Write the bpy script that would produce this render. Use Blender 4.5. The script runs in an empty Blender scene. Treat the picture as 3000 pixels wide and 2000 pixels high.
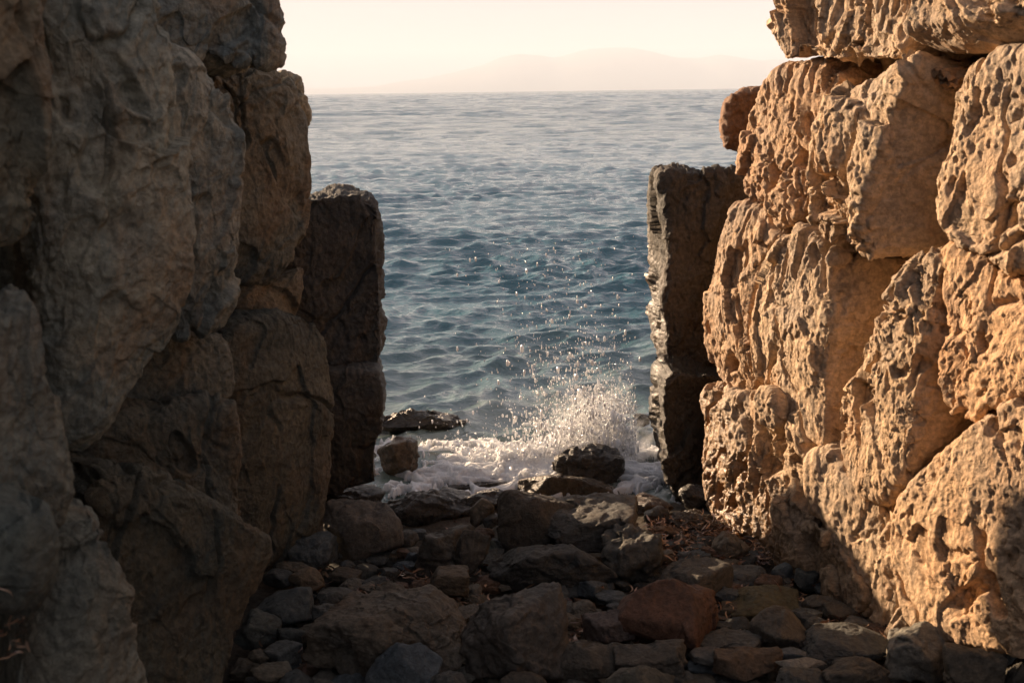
import bpy, math, random
import numpy as np
from mathutils import Vector, Matrix
R = math.radians
SC = bpy.context.scene
COL = SC.collection
RES = 1.0                       # mesh density factor

# ------------------------------------------------------------------ camera
F = 40.0; FPX = 3000 * F / 36.0
HC = 1.6                        # camera height over the rubble floor
PITCH = math.atan(732 / FPX); ROLL = R(0.78)
fwd = np.array([0, math.cos(PITCH), -math.sin(PITCH)])
r0 = np.array([1.0, 0, 0]); u0 = np.array([0, math.sin(PITCH), math.cos(PITCH)])
rgt = r0 * math.cos(ROLL) - u0 * math.sin(ROLL)
upv = u0 * math.cos(ROLL) + r0 * math.sin(ROLL)
CAM = np.array([0, 0, HC])
cd = bpy.data.cameras.new('camera'); cam = bpy.data.objects.new('camera', cd); COL.objects.link(cam)
cam.matrix_world = Matrix(((rgt[0], upv[0], -fwd[0], 0), (rgt[1], upv[1], -fwd[1], 0), (rgt[2], upv[2], -fwd[2], HC), (0, 0, 0, 1)))
cd.lens = F; cd.sensor_width = 36; cd.clip_start = 0.05; cd.clip_end = 60000
cd.dof.use_dof = True; cd.dof.focus_distance = 6.5; cd.dof.aperture_fstop = 9.0
SC.camera = cam

# ------------------------------------------------------------------ light
SUN_AZ = R(42.0)                  # left of straight ahead
SUN_EL = R(12)
sdir = np.array([-math.sin(SUN_AZ) * math.cos(SUN_EL), math.cos(SUN_AZ) * math.cos(SUN_EL), math.sin(SUN_EL)])
w = bpy.data.worlds.new('World'); SC.world = w; w.use_nodes = True
nt = w.node_tree; nt.nodes.clear()
sk = nt.nodes.new('ShaderNodeTexSky'); sk.sky_type = 'NISHITA'; sk.sun_disc = False
sk.sun_elevation = SUN_EL; sk.sun_rotation = -SUN_AZ; sk.air_density = 1.0; sk.dust_density = 2.0; sk.ozone_density = 1.0
bg = nt.nodes.new('ShaderNodeBackground'); bg.inputs['Strength'].default_value = 0.038
wo = nt.nodes.new('ShaderNodeOutputWorld')
hz = nt.nodes.new('ShaderNodeMix'); hz.data_type = 'RGBA'; hz.inputs[0].default_value = 0.75      # the even cream light of a hazy evening sky
hz.inputs[7].default_value = (4.7, 4.3, 4.85, 1); nt.links.new(sk.outputs[0], hz.inputs[6])
tcw = nt.nodes.new('ShaderNodeTexCoord'); sxw = nt.nodes.new('ShaderNodeSeparateXYZ'); mrw = nt.nodes.new('ShaderNodeMapRange')      # haze thins with height, the blue shows through overhead
nt.links.new(tcw.outputs['Generated'], sxw.inputs[0]); nt.links.new(sxw.outputs[2], mrw.inputs[0])
for i_, v_ in enumerate((0.05, 0.7, 0.86, 0.42)): mrw.inputs[i_ + 1].default_value = v_
nt.links.new(mrw.outputs[0], hz.inputs[0])
nt.links.new(hz.outputs[2], bg.inputs[0]); nt.links.new(bg.outputs[0], wo.inputs[0])
sl = bpy.data.lights.new('sun', 'SUN'); sl.energy = 5.0; sl.angle = R(0.5); sl.color = (1.0, 0.72, 0.47)
so = bpy.data.objects.new('sun', sl); COL.objects.link(so)
so.rotation_euler = Vector(sdir).to_track_quat('Z', 'Y').to_euler(); so.location = (-5, 5, 5)
SC.view_settings.view_transform = 'Standard'; SC.view_settings.look = 'None'
SC.view_settings.gamma = 1.0; SC.view_settings.exposure = 1.75; SC.view_settings.use_curve_mapping = False
SC.cycles.max_bounces = 6; SC.cycles.diffuse_bounces = 3; SC.cycles.volume_bounces = 1
SC.cycles.use_denoising = True

# ------------------------------------------------------------------ numbers
V = 3000 / 2352.0               # working picture units -> source pixels
def ray(x, y):
    """direction through a picture point, scaled so its depth along the lens axis is 1"""
    x = np.asarray(x, float) * V; y = np.asarray(y, float) * V
    return fwd + ((x - 1500) / FPX)[..., None] * rgt + ((1000 - y) / FPX)[..., None] * upv
def at(x, y, depth): return CAM + ray(x, y) * depth
def onz(x, y, z):
    d = ray(x, y); return CAM + d * ((z - HC) / d[2])
def project(P):
    q = P - CAM; dp = q @ fwd
    return (1500 + FPX * (q @ rgt) / dp) / V, (1000 - FPX * (q @ upv) / dp) / V, dp

_rng = np.random.RandomState(7)
_PERM = _rng.permutation(256).astype(np.int64); _PERM = np.concatenate([_PERM, _PERM, _PERM])
_G = _rng.normal(size=(256, 3)); _G /= np.linalg.norm(_G, axis=1)[:, None]
def perlin(p):
    pi = np.floor(p).astype(np.int64); pf = p - pi; pi &= 255
    f = pf * pf * pf * (pf * (pf * 6 - 15) + 10)
    out = 0
    X, Y, Z = pi[:, 0], pi[:, 1], pi[:, 2]
    for dx in (0, 1):
        wx = f[:, 0] if dx else 1 - f[:, 0]
        a = _PERM[X + dx]
        for dy in (0, 1):
            wy = f[:, 1] if dy else 1 - f[:, 1]
            b = _PERM[a + Y + dy]
            for dz in (0, 1):
                wz = f[:, 2] if dz else 1 - f[:, 2]
                g = _G[_PERM[b + Z + dz]]
                out = out + wx * wy * wz * (g[:, 0] * (pf[:, 0] - dx) + g[:, 1] * (pf[:, 1] - dy) + g[:, 2] * (pf[:, 2] - dz))
    return out * 1.6
def fbm(p, oct=4, gain=0.5, lac=2.03):
    s = 0; a = 1.0
    for i in range(oct):
        s = s + a * perlin(p + i * 17.3); p = p * lac; a *= gain
    return s
def ridged(p, oct=3):
    s = 0; a = 1.0
    for i in range(oct):
        s = s + a * (1 - 2.2 * np.abs(perlin(p + i * 11.1))); p = p * 2.1; a *= 0.5
    return s
def sstep(a, b, x):
    t = np.clip((x - a) / (b - a), 0, 1); return t * t * (3 - 2 * t)
def chips(p, seed=0):
    """broken faces: every cell is a plane with a tilt of its own, so neighbours meet in small cliffs"""
    pi = np.floor(p).astype(np.int64); pf = p - pi
    best = np.full(len(p), 9.0); val = np.zeros(len(p))
    for dx in (-1, 0, 1):
        for dy in (-1, 0, 1):
            for dz in (-1, 0, 1):
                h = _PERM[_PERM[_PERM[(pi[:, 0] + dx + seed) & 255] + ((pi[:, 1] + dy) & 255)] + ((pi[:, 2] + dz) & 255)]
                o = _G[h] * 0.5 + 0.5
                ox, oy, oz = pf[:, 0] - dx - o[:, 0], pf[:, 1] - dy - o[:, 1], pf[:, 2] - dz - o[:, 2]
                d = ox * ox + oy * oy + oz * oz
                g = _G[(h * 7 + 31) & 255]; v = ox * g[:, 0] + oy * g[:, 1] + oz * g[:, 2] + 0.35 * g[:, 1]
                m = d < best; best = np.where(m, d, best); val = np.where(m, v, val)
    return val
def worley(p, seed=0):
    """distance to the closest and second closest feature point"""
    pi = np.floor(p).astype(np.int64); pf = p - pi
    f1 = np.full(len(p), 9.0); f2 = np.full(len(p), 9.0)
    for dx in (-1, 0, 1):
        for dy in (-1, 0, 1):
            for dz in (-1, 0, 1):
                h = _PERM[_PERM[_PERM[(pi[:, 0] + dx + seed) & 255] + ((pi[:, 1] + dy) & 255)] + ((pi[:, 2] + dz) & 255)]
                o = _G[h] * 0.5 + 0.5
                d = np.sqrt((dx + o[:, 0] - pf[:, 0]) ** 2 + (dy + o[:, 1] - pf[:, 1]) ** 2 + (dz + o[:, 2] - pf[:, 2]) ** 2)
                f2 = np.minimum(f2, np.maximum(f1, d)); f1 = np.minimum(f1, d)
    return f1, f2

# ------------------------------------------------------------------ objects
def tag(o, label=None, cat=None, group=None, kind=None):
    if label: o['label'] = label
    if cat: o['category'] = cat
    if group: o['group'] = group
    if kind: o['kind'] = kind
    return o
def make(name, verts, faces, mat, smooth=True, parent=None, tris=None):
    """faces: (n,4) or (n,3) int array; tris adds triangles"""
    me = bpy.data.meshes.new(name)
    arrs = [np.asarray(faces, np.int64)] + ([np.asarray(tris, np.int64)] if tris is not None else [])
    loops = np.concatenate([a.ravel() for a in arrs])
    cnt = np.concatenate([np.full(len(a), a.shape[1]) for a in arrs])
    start = np.concatenate([[0], np.cumsum(cnt)[:-1]])
    me.vertices.add(len(verts)); me.vertices.foreach_set('co', np.asarray(verts, np.float32).ravel())
    me.loops.add(len(loops)); me.loops.foreach_set('vertex_index', loops.astype(np.int32))
    me.polygons.add(len(cnt)); me.polygons.foreach_set('loop_start', start.astype(np.int32)); me.polygons.foreach_set('loop_total', cnt.astype(np.int32))
    if smooth: me.polygons.foreach_set('use_smooth', np.ones(len(cnt), bool))
    me.update(calc_edges=True); me.validate()
    me.materials.append(mat)
    o = bpy.data.objects.new(name, me); COL.objects.link(o)
    if parent: o.parent = parent
    return o
def grid_faces(nr, nc):
    i = np.arange(nr - 1)[:, None] * nc + np.arange(nc - 1)[None, :]
    return np.stack([i, i + 1, i + 1 + nc, i + nc], -1).reshape(-1, 4)

# ------------------------------------------------------------------ materials
class NT:
    def __init__(s, name):
        s.m = bpy.data.materials.new(name); s.m.use_nodes = True; s.t = s.m.node_tree
        s.b = s.t.nodes['Principled BSDF']; s.out = s.t.nodes['Material Output']
    def n(s, ty, **k):
        x = s.t.nodes.new('ShaderNode' + ty)
        for a, v in k.items(): setattr(x, a, v)
        return x
    def set(s, sock, v):
        if isinstance(v, bpy.types.NodeSocket): s.t.links.new(v, sock)
        else:
            if isinstance(v, tuple) and len(v) == 3 and sock.type == 'RGBA': v = v + (1,)
            sock.default_value = v
    def noise(s, vec, scale, detail=5, rough=0.6, dist=0.0, lac=2.0):
        x = s.n('TexNoise'); s.set(x.inputs['Vector'], vec); x.inputs['Scale'].default_value = scale
        x.inputs['Detail'].default_value = detail; x.inputs['Roughness'].default_value = rough; x.inputs['Distortion'].default_value = dist
        return x.outputs['Fac']
    def vor(s, vec, scale, feature='F1'):
        x = s.n('TexVoronoi', feature=feature); s.set(x.inputs['Vector'], vec); x.inputs['Scale'].default_value = scale
        return x.outputs['Distance']
    def ramp(s, fac, a, b, c0=0.0, c1=1.0):
        x = s.n('MapRange', interpolation_type='SMOOTHSTEP'); s.set(x.inputs[0], fac)
        for i, v in enumerate((a, b, c0, c1)): s.set(x.inputs[i + 1], v)
        return x.outputs[0]
    def math(s, op, a, b=0.0, c=0.0):
        x = s.n('Math', operation=op); s.set(x.inputs[0], a); s.set(x.inputs[1], b); s.set(x.inputs[2], c); return x.outputs[0]
    def mix(s, fac, a, b, mode='MIX'):
        x = s.n('Mix', data_type='RGBA', blend_type=mode); s.set(x.inputs[0], fac); s.set(x.inputs[6], a); s.set(x.inputs[7], b)
        return x.outputs[2]
    def scale(s, vec, v, rot=(0, 0, 0)):
        x = s.n('Mapping'); s.set(x.inputs['Vector'], vec); x.inputs['Scale'].default_value = v; x.inputs['Rotation'].default_value = rot
        return x.outputs[0]
    def bump(s, h, dist, strength=1.0, normal=None):
        x = s.n('Bump'); s.set(x.inputs['Height'], h); x.inputs['Distance'].default_value = dist; x.inputs['Strength'].default_value = strength
        if normal is not None: s.set(x.inputs['Normal'], normal)
        return x.outputs[0]

def rock_material(name, base, grey, stain, stain_amt=0.5, wet=False, rough=0.85, fine=1.0, tint=True):
    k = NT(name)
    tc = k.n('TexCoord').outputs['Object']
    n1 = k.noise(tc, 2.6, 6, 0.62, 0.3); n2 = k.noise(tc, 9.0, 6, 0.65, 0.6); n3 = k.noise(tc, 60.0, 5, 0.7)
    st = k.scale(tc, (1, 1, 0.35)); n4 = k.noise(st, 5.0, 5, 0.6, 1.0)
    col = k.mix(k.ramp(n1, 0.40, 0.62), base, grey)
    col = k.mix(k.math('MULTIPLY', k.ramp(n4, 0.50, 0.70), stain_amt), col, stain)
    light = tuple(min(1, c * 1.35) for c in base)
    col = k.mix(k.math('MULTIPLY', k.ramp(n2, 0.52, 0.72), 0.55), col, light)
    col = k.mix(k.math('MULTIPLY', k.ramp(n2, 0.44, 0.30), 0.5), col, tuple(c * 0.62 for c in grey))
    sp = k.ramp(n3, 0.35, 0.65, 0.72, 1.22)
    mm = k.n('Mix', data_type='RGBA', blend_type='MULTIPLY'); mm.inputs[0].default_value = 1.0
    k.set(mm.inputs[6], col)
    cmb = k.n('CombineColor'); [k.set(cmb.inputs[i], sp) for i in range(3)]; k.set(mm.inputs[7], cmb.outputs[0]); col = mm.outputs[2]
    if tint:
        col = k.mix(1.0, col, k.n('ObjectInfo').outputs['Color'], 'MULTIPLY')
    rg = k.ramp(n2, 0.3, 0.7, rough - 0.08, min(1, rough + 0.08))
    if wet:                     # splashed by the sea: darker and shiny low down near the water
        pos = k.n('NewGeometry').outputs['Position']; sx = k.n('SeparateXYZ'); k.set(sx.inputs[0], pos)
        lim = k.math('ADD', k.math('MULTIPLY', k.math('SUBTRACT', sx.outputs[1], 3.35), 0.62), k.math('MULTIPLY', k.math('SUBTRACT', n2, 0.5), 0.7))
        wetf = k.ramp(k.math('SUBTRACT', lim, sx.outputs[2]), -0.10, 0.16)
        dk = k.mix(1.0, col, (0.70, 0.60, 0.47), 'MULTIPLY')
        col = k.mix(wetf, col, dk)
        r = k.n('Mix', data_type='FLOAT'); k.set(r.inputs[0], wetf); k.set(r.inputs[2], rg); r.inputs[3].default_value = 0.30; rg = r.outputs[0]
    k.set(k.b.inputs['Base Color'], col); k.set(k.b.inputs['Roughness'], rg)
    k.b.inputs['Specular IOR Level'].default_value = 0.6 if name.startswith('sunny') else 0.3
    f1 = k.noise(tc, 45.0, 7, 0.68, 0.4); v1 = k.vor(k.scale(tc, (1, 1, 0.6)), 42.0); f2 = k.noise(tc, 150.0, 4, 0.7)
    h = k.math('ADD', k.math('MULTIPLY', f1, 1.0), k.math('ADD', k.math('MULTIPLY', v1, 0.35), k.math('MULTIPLY', f2, 0.22)))
    k.set(k.b.inputs['Normal'], k.bump(h, 0.012 * fine, 1.0))
    return k.m

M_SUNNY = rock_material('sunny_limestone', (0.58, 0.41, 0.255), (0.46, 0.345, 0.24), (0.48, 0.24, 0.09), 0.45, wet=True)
M_SHADE = rock_material('shaded_limestone', (0.205, 0.203, 0.172), (0.12, 0.137, 0.134), (0.19, 0.125, 0.07), 0.5, rough=0.8)  # darker copy of the sunny limestone, the wall's shade put into its colour
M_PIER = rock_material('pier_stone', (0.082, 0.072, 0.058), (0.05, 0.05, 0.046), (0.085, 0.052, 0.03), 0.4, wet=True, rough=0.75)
M_RUBBLE = rock_material('rubble_stone', (0.112, 0.106, 0.092), (0.066, 0.072, 0.071), (0.12, 0.075, 0.045), 0.4, rough=0.7, fine=0.9)
M_WET = rock_material('wet_dark_rock', (0.055, 0.045, 0.033), (0.03, 0.029, 0.026), (0.07, 0.04, 0.02), 0.4, rough=0.28, fine=1.2)
M_EARTH = rock_material('earth', (0.12, 0.09, 0.06), (0.08, 0.07, 0.055), (0.12, 0.07, 0.035), 0.4, rough=0.9, tint=False)

# ------------------------------------------------------------------ blocks traced as outlines on a plane of their own
def block(name, outline, plane, thick, mat, rnd=0.22, bulge=0.06, folds=(), tint=(1, 1, 1), seed=0, grain=(0.25, 0, 1), stretch=1.6,
          lump=0.020, ridge=0.0115, pits=0.03, pitf=9.0, facet=0.0, n=None, taper=0.05, jag=1.0, ledge=0.0045, chip=1.0, soft=0.0, crack=0.022, grow=0.995):
    rnd *= 0.5 + 0.4 * soft; bulge *= 0.22 + 0.6 * soft; flank = 0
    """outline: picture points of the face's edge, laid on plane=(point, normal); the stone reaches `thick` metres behind that plane."""
    p0, nrm = np.array(plane[0], float), np.array(plane[1], float); nrm /= np.linalg.norm(nrm)
    ax = np.cross([0, 0, 1.0], nrm); ax /= np.linalg.norm(ax); ay = np.cross(nrm, ax)
    pts = np.array(outline, float)
    q = np.roll(pts, -1, 0); pts = np.stack([pts * 0.78 + q * 0.22, pts * 0.22 + q * 0.78], 1).reshape(-1, 2)   # soften the corners
    def lay(pp):
        d = ray(pp[:, 0], pp[:, 1]); t = ((p0 - CAM) @ nrm) / (d @ nrm); P = CAM + d * t[:, None]
        return P
    W = lay(pts); c = (W.min(0) + W.max(0)) / 2
    xy = np.stack([(W - c) @ ax, (W - c) @ ay], 1)
    # centroid of the polygon
    x, y = xy[:, 0], xy[:, 1]; x2, y2 = np.roll(x, -1), np.roll(y, -1); cr = x * y2 - x2 * y; A = cr.sum() / 2
    cx, cy = ((x + x2) * cr).sum() / (6 * A), ((y + y2) * cr).sum() / (6 * A)
    c = c + ax * cx + ay * cy; xy = (xy - [cx, cy]) * grow
    hw, hh = np.abs(xy[:, 0]).max(), np.abs(xy[:, 1]).max()
    th = np.arctan2(xy[:, 1] / hh, xy[:, 0] / hw)
    dist = np.linalg.norm(c - CAM); crack = crack if max(hw, hh) > 0.22 else 0.0
    size = max(hw, hh)
    if n is None: n = int(np.clip(1.5 * size / (0.00125 * dist) * RES, 30, 230))
    N = 2 * n + 1
    s = (np.arange(N) - n) / n
    S, T = np.meshgrid(s, s, indexing='ij')
    q = np.maximum(np.abs(S), np.abs(T)); ang = np.arctan2(T, S)
    # outline radius per direction (in the normalised plane)
    nx, ny = xy[:, 0] / hw, xy[:, 1] / hh
    tt = np.linspace(-np.pi, np.pi, 1441)
    rad = np.zeros_like(tt)
    for i in range(len(nx)):
        j = (i + 1) % len(nx)
        ex, ey = nx[j] - nx[i], ny[j] - ny[i]
        dx, dy = np.cos(tt), np.sin(tt)
        den = dx * ey - dy * ex
        with np.errstate(divide='ignore', invalid='ignore'):
            t_ = (nx[i] * ey - ny[i] * ex) / den; u_ = (nx[i] * dy - ny[i] * dx) / den
        ok = (t_ > 0) & (u_ >= -1e-6) & (u_ <= 1 + 1e-6) & np.isfinite(t_)
        rad = np.where(ok, np.maximum(rad, np.where(ok, t_, 0)), rad)
    rad[rad == 0] = np.median(rad)
    rr = np.interp(ang.ravel(), tt, rad).reshape(ang.shape)
    Rm = min(hw, hh); rc = rnd * Rm
    a = np.clip((q - 0.62) / 0.22, 0, 1) * np.pi / 2
    k = np.clip((q - 0.84) / 0.16, 0, 1)
    rho = np.where(q < 0.62, (1 - rnd) * q / 0.62, 1 - rnd + rnd * np.sin(a)) - taper * k
    z = -rc * (1 - np.cos(a)) - (thick - rc) * k + bulge * (1 - np.clip(rho, 0, 1) ** 2.2)
    X = rr * rho * np.cos(ang) * hw; Y = rr * rho * np.sin(ang) * hh
    for f in folds:
        fp = lay(np.array([f[:2], f[2:4]], float)); f1 = np.array([(fp[0] - c) @ ax, (fp[0] - c) @ ay]); f2 = np.array([(fp[1] - c) @ ax, (fp[1] - c) @ ay])
        dd = f2 - f1; dd /= np.linalg.norm(dd); nn_ = np.array([dd[1], -dd[0]])     # right of p1->p2 (seen from the front) recedes
        sd = (X - f1[0]) * nn_[0] + (Y - f1[1]) * nn_[1]
        wob = 0.03 * perlin(np.stack([X.ravel() * 5, Y.ravel() * 5, np.full(X.size, seed * 1.7)], 1)).reshape(X.shape)
        sd = sd + wob; flank = flank + sstep(0.0, 0.06, sd); z = z - 1.35 * f[4] * (np.sqrt(np.maximum(sd, 0) ** 2 + 1e-4) - 0.01)
    P = c + X[..., None] * ax + Y[..., None] * ay + z[..., None] * nrm
    dI = np.gradient(P, axis=0); dJ = np.gradient(P, axis=1); NN = np.cross(dI, dJ); NN /= np.linalg.norm(NN, axis=2)[..., None] + 1e-12
    if (NN[n, n] @ nrm) < 0: NN = -NN
    Pf = P.reshape(-1, 3); Nf = NN.reshape(-1, 3)
    L = Pf - c + np.array([seed * 3.1, seed * 1.3, seed * 2.7])
    g = np.array(grain, float); g /= np.linalg.norm(g)
    al = L @ g; Ls = L - np.outer(al * (1 - 1 / stretch), g)       # features run long along the grain
    wp = np.stack([fbm(L * 3 + 5, 2), fbm(L * 3 + 31, 2), fbm(L * 3 + 67, 2)], 1) * 0.05
    Lw = Ls + wp
    big = sstep(-0.22, 0.32, perlin(L * 2.6 + 9) + 0.3 * perlin(L * 8 + 2))                    # where the surface is rougher
    h = lump * fbm(L * 2.4, 3)
    if facet:
        f1_, f2_ = worley(Lw * 4.2, seed); h = h + facet * (f2_ - f1_ - 0.25)
    Lc = Lw + 0.018 * np.stack([perlin(L * 14), perlin(L * 14 + 20), perlin(L * 14 + 40)], 1)
    h = h + ridge * chip * (2.1 * chips(Lc * 4.2, seed) + (0.35 + 0.7 * big) * chips(Lc * 13.0, seed + 3) * 0.65 + 0.26 * chips(Lc * 34.0, seed + 5))
    k1, k2 = worley(Lc * 2.7 + 5, seed + 9); h = h - crack * (1 - sstep(0.0, 0.055, k2 - k1)) * sstep(-0.15, 0.25, perlin(L * 3 + 77))
    h = h + ridge * (0.1 + 1.2 * big) * ridged(Lw * 8.0 + 3 + 12 * wp, 3) * 0.15
    if pits:
        nz = fbm(Lw * pitf + 40, 2, 0.45)
        h = h - pits * (0.25 + 1.1 * big) * sstep(0.33, 0.43, nz)
        nz2 = perlin(Lw * pitf * 2.6 + 80)
        h = h - pits * 0.42 * big * sstep(0.30, 0.40, nz2)
        nz3 = perlin(Lw * pitf * 6.0 + 13)
        h = h - pits * 0.22 * (0.3 + 0.9 * big) * sstep(0.30, 0.45, nz3)
    h = h + 0.0030 * jag * fbm(Lw * 24, 3, 0.62) + 0.002 * jag * ridged(L * 34, 2)
    # broken ledges: each layer ends in a small step that throws a shadow
    t_ = Lw @ np.array([0.3, 0.5, 0.8]) * 9 + 1.6 * fbm(L * 4 + 50, 3) + 0.5 * perlin(L * 20)
    fr = t_ - np.floor(t_); h = h + ledge * (0.3 + 0.7 * big) * (sstep(0, 0.85, fr) - sstep(0.85, 1.0, fr))
    if np.ndim(flank): h = h * (1 - 0.72 * np.clip(flank, 0, 1).ravel())      # flanks that turn away are smooth breaks
    Pf = Pf + Nf * h[:, None]
    # object origin at the stone's base
    base = c - nrm * thick * 0.5; base = np.array([base[0], base[1], Pf[:, 2].min()])
    fc = grid_faces(N, N)
    # close the back with a fan
    ring = np.concatenate([np.arange(N), np.arange(1, N) * N + N - 1, (N - 1) * N + np.arange(N - 2, -1, -1), np.arange(N - 2, 0, -1) * N])
    back = c - nrm * (thick + 0.03); Pf = np.vstack([Pf, back]); bi = len(Pf) - 1
    tr = np.stack([np.roll(ring, -1), ring, np.full(len(ring), bi)], 1)
    dI0, dJ0 = P[n + 1, n] - P[n, n], P[n, n + 1] - P[n, n]
    if np.cross(dJ0, dI0) @ nrm < 0: fc = fc[:, ::-1]; tr = tr[:, ::-1]
    o = make(name, Pf - base, fc, mat, tris=tr)
    o.location = base; o.color = (*tint, 1)
    return o

# ------------------------------------------------------------------ loose stones: cut polytopes fitted to a picture box
def stone(name, box, mat, z=0.0, tint=(1, 1, 1), seed=0, deep=0.85, rot=0.0, planes=15, sharp=24, rough=1.0, n=None, depth=None, lean=0.0, base_y=None):
    x0, y0, x1, y1 = box; ex = (x1 - x0) * 0.03; x0 -= ex; x1 += ex; y1 += ex * 1.5
    rs = np.random.RandomState(1000 + seed)
    if depth is None:
        g = onz((x0 + x1) / 2, y1 if base_y is None else base_y, z); depth = float((g - CAM) @ fwd)
    wid = (x1 - x0) * V * depth / FPX; hei = (y1 - y0) * V * depth / FPX
    if n is None: n = int(np.clip(0.5 * max(wid, hei) / (0.0012 * depth) * RES * 0.6, 7, 62))
    # cube sphere
    s = np.tan(np.linspace(-1, 1, 2 * n + 1) * math.pi / 4)
    A, B = np.meshgrid(s, s, indexing='ij'); o1 = np.ones_like(A)
    faces6 = [np.stack(t, -1) for t in ((A, B, o1), (B, A, -o1), (o1, A, B), (-o1, B, A), (B, o1, A), (A, -o1, B))]
    D = np.concatenate([f.reshape(-1, 3) for f in faces6]); D /= np.linalg.norm(D, axis=1)[:, None]
    m = 2 * n + 1; gf = grid_faces(m, m); F_ = np.concatenate([gf + i * m * m for i in range(6)])
    key = np.round(D * 1e5).astype(np.int64); key = (key[:, 0] * 400009 + key[:, 1]) * 400009 + key[:, 2]
    _, idx, inv = np.unique(key, return_index=True, return_inverse=True); D = D[idx]; F_ = inv.ravel()[F_]
    pn = rs.normal(size=(planes, 3)); pn /= np.linalg.norm(pn, axis=1)[:, None]; pd = rs.uniform(0.62, 0.98, planes)
    pn = np.vstack([pn, np.eye(3), -np.eye(3)]); pd = np.concatenate([pd, rs.uniform(0.8, 1.0, 6)])
    dots = np.maximum(D @ pn.T, 1e-3) / pd
    r = (dots ** sharp).sum(1) ** (-1.0 / sharp)
    P = D * r[:, None]
    ca, sa = math.cos(rs.uniform(0, 6.28)), 0; sa = math.sqrt(max(0, 1 - ca * ca))
    P = P @ np.array([[ca, -sa, 0], [sa, ca, 0], [0, 0, 1]])
    P = P * np.array([wid / 2, wid * deep / 2, hei / 2])
    cr_, sr_ = math.cos(R(rot)), math.sin(R(rot)); P = P @ np.array([[cr_, 0, sr_], [0, 1, 0], [-sr_, 0, cr_]])
    sz = math.sqrt(wid * hei)
    L = P / sz + seed * 1.37
    h = 0.035 * fbm(L * 1.6, 3) + 0.05 * rough * chips(L * 2.4 + 0.05 * perlin(L * 9)[:, None], seed & 127) + 0.018 * rough * chips(L * 7.0, seed & 63) + 0.022 * rough * ridged(L * 4.0 + 7, 3) - 0.03 * rough * sstep(0.2, 0.6, perlin(L * 5 + 3)) + 0.008 * rough * fbm(L * 16, 3, 0.6)
    P = P + D * (h * sz)[:, None]
    c = at((x0 + x1) / 2, (y0 + y1) / 2, depth + 0.32 * wid * deep)
    # fit the silhouette to the box
    for _ in range(3):
        px, py, _d = project(P + c)
        sx = (x1 - x0) / (px.max() - px.min()); sy = (y1 - y0) / (py.max() - py.min())
        pr, pu, pf = P @ rgt, P @ upv, P @ fwd
        P = np.outer(pr * sx, rgt) + np.outer(pu * sy, upv) + np.outer(pf, fwd)
        px, py, _d = project(P + c); s_ = V * depth / FPX
        c = c + rgt * ((x0 + x1) / 2 - (px.max() + px.min()) / 2) * s_ - upv * ((y0 + y1) / 2 - (py.max() + py.min()) / 2) * s_
    W = P + c; base = np.array([c[0], c[1], W[:, 2].min()])
    o = make(name, W - base, F_, mat)
    o.location = base; o.color = (*tint, 1)
    return o, c, depth

# ------------------------------------------------------------------ ground, bank, water, hills
def water_line(x, y): return 0.0
M_GROUND = rock_material('ground_gravel', (0.07, 0.055, 0.04), (0.04, 0.038, 0.03), (0.08, 0.05, 0.025), 0.4, rough=0.9, tint=False)
def build_ground():
    xs = np.linspace(-6, 6, 361); ys = np.linspace(-6, 6.2, 361)
    X, Y = np.meshgrid(xs, ys); p = np.stack([X.ravel(), Y.ravel(), 0 * X.ravel()], 1)
    Z = -0.03 + 0.03 * fbm(p * 2.2, 4) + 0.008 * ridged(p * 9, 2) - 0.35 * sstep(4.25, 5.2, p[:, 1])
    p[:, 2] = Z
    tag(make('ground', p, grid_faces(361, 361), M_GROUND), 'dark gravelly shore under the rubble', kind='structure')
build_ground()

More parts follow.
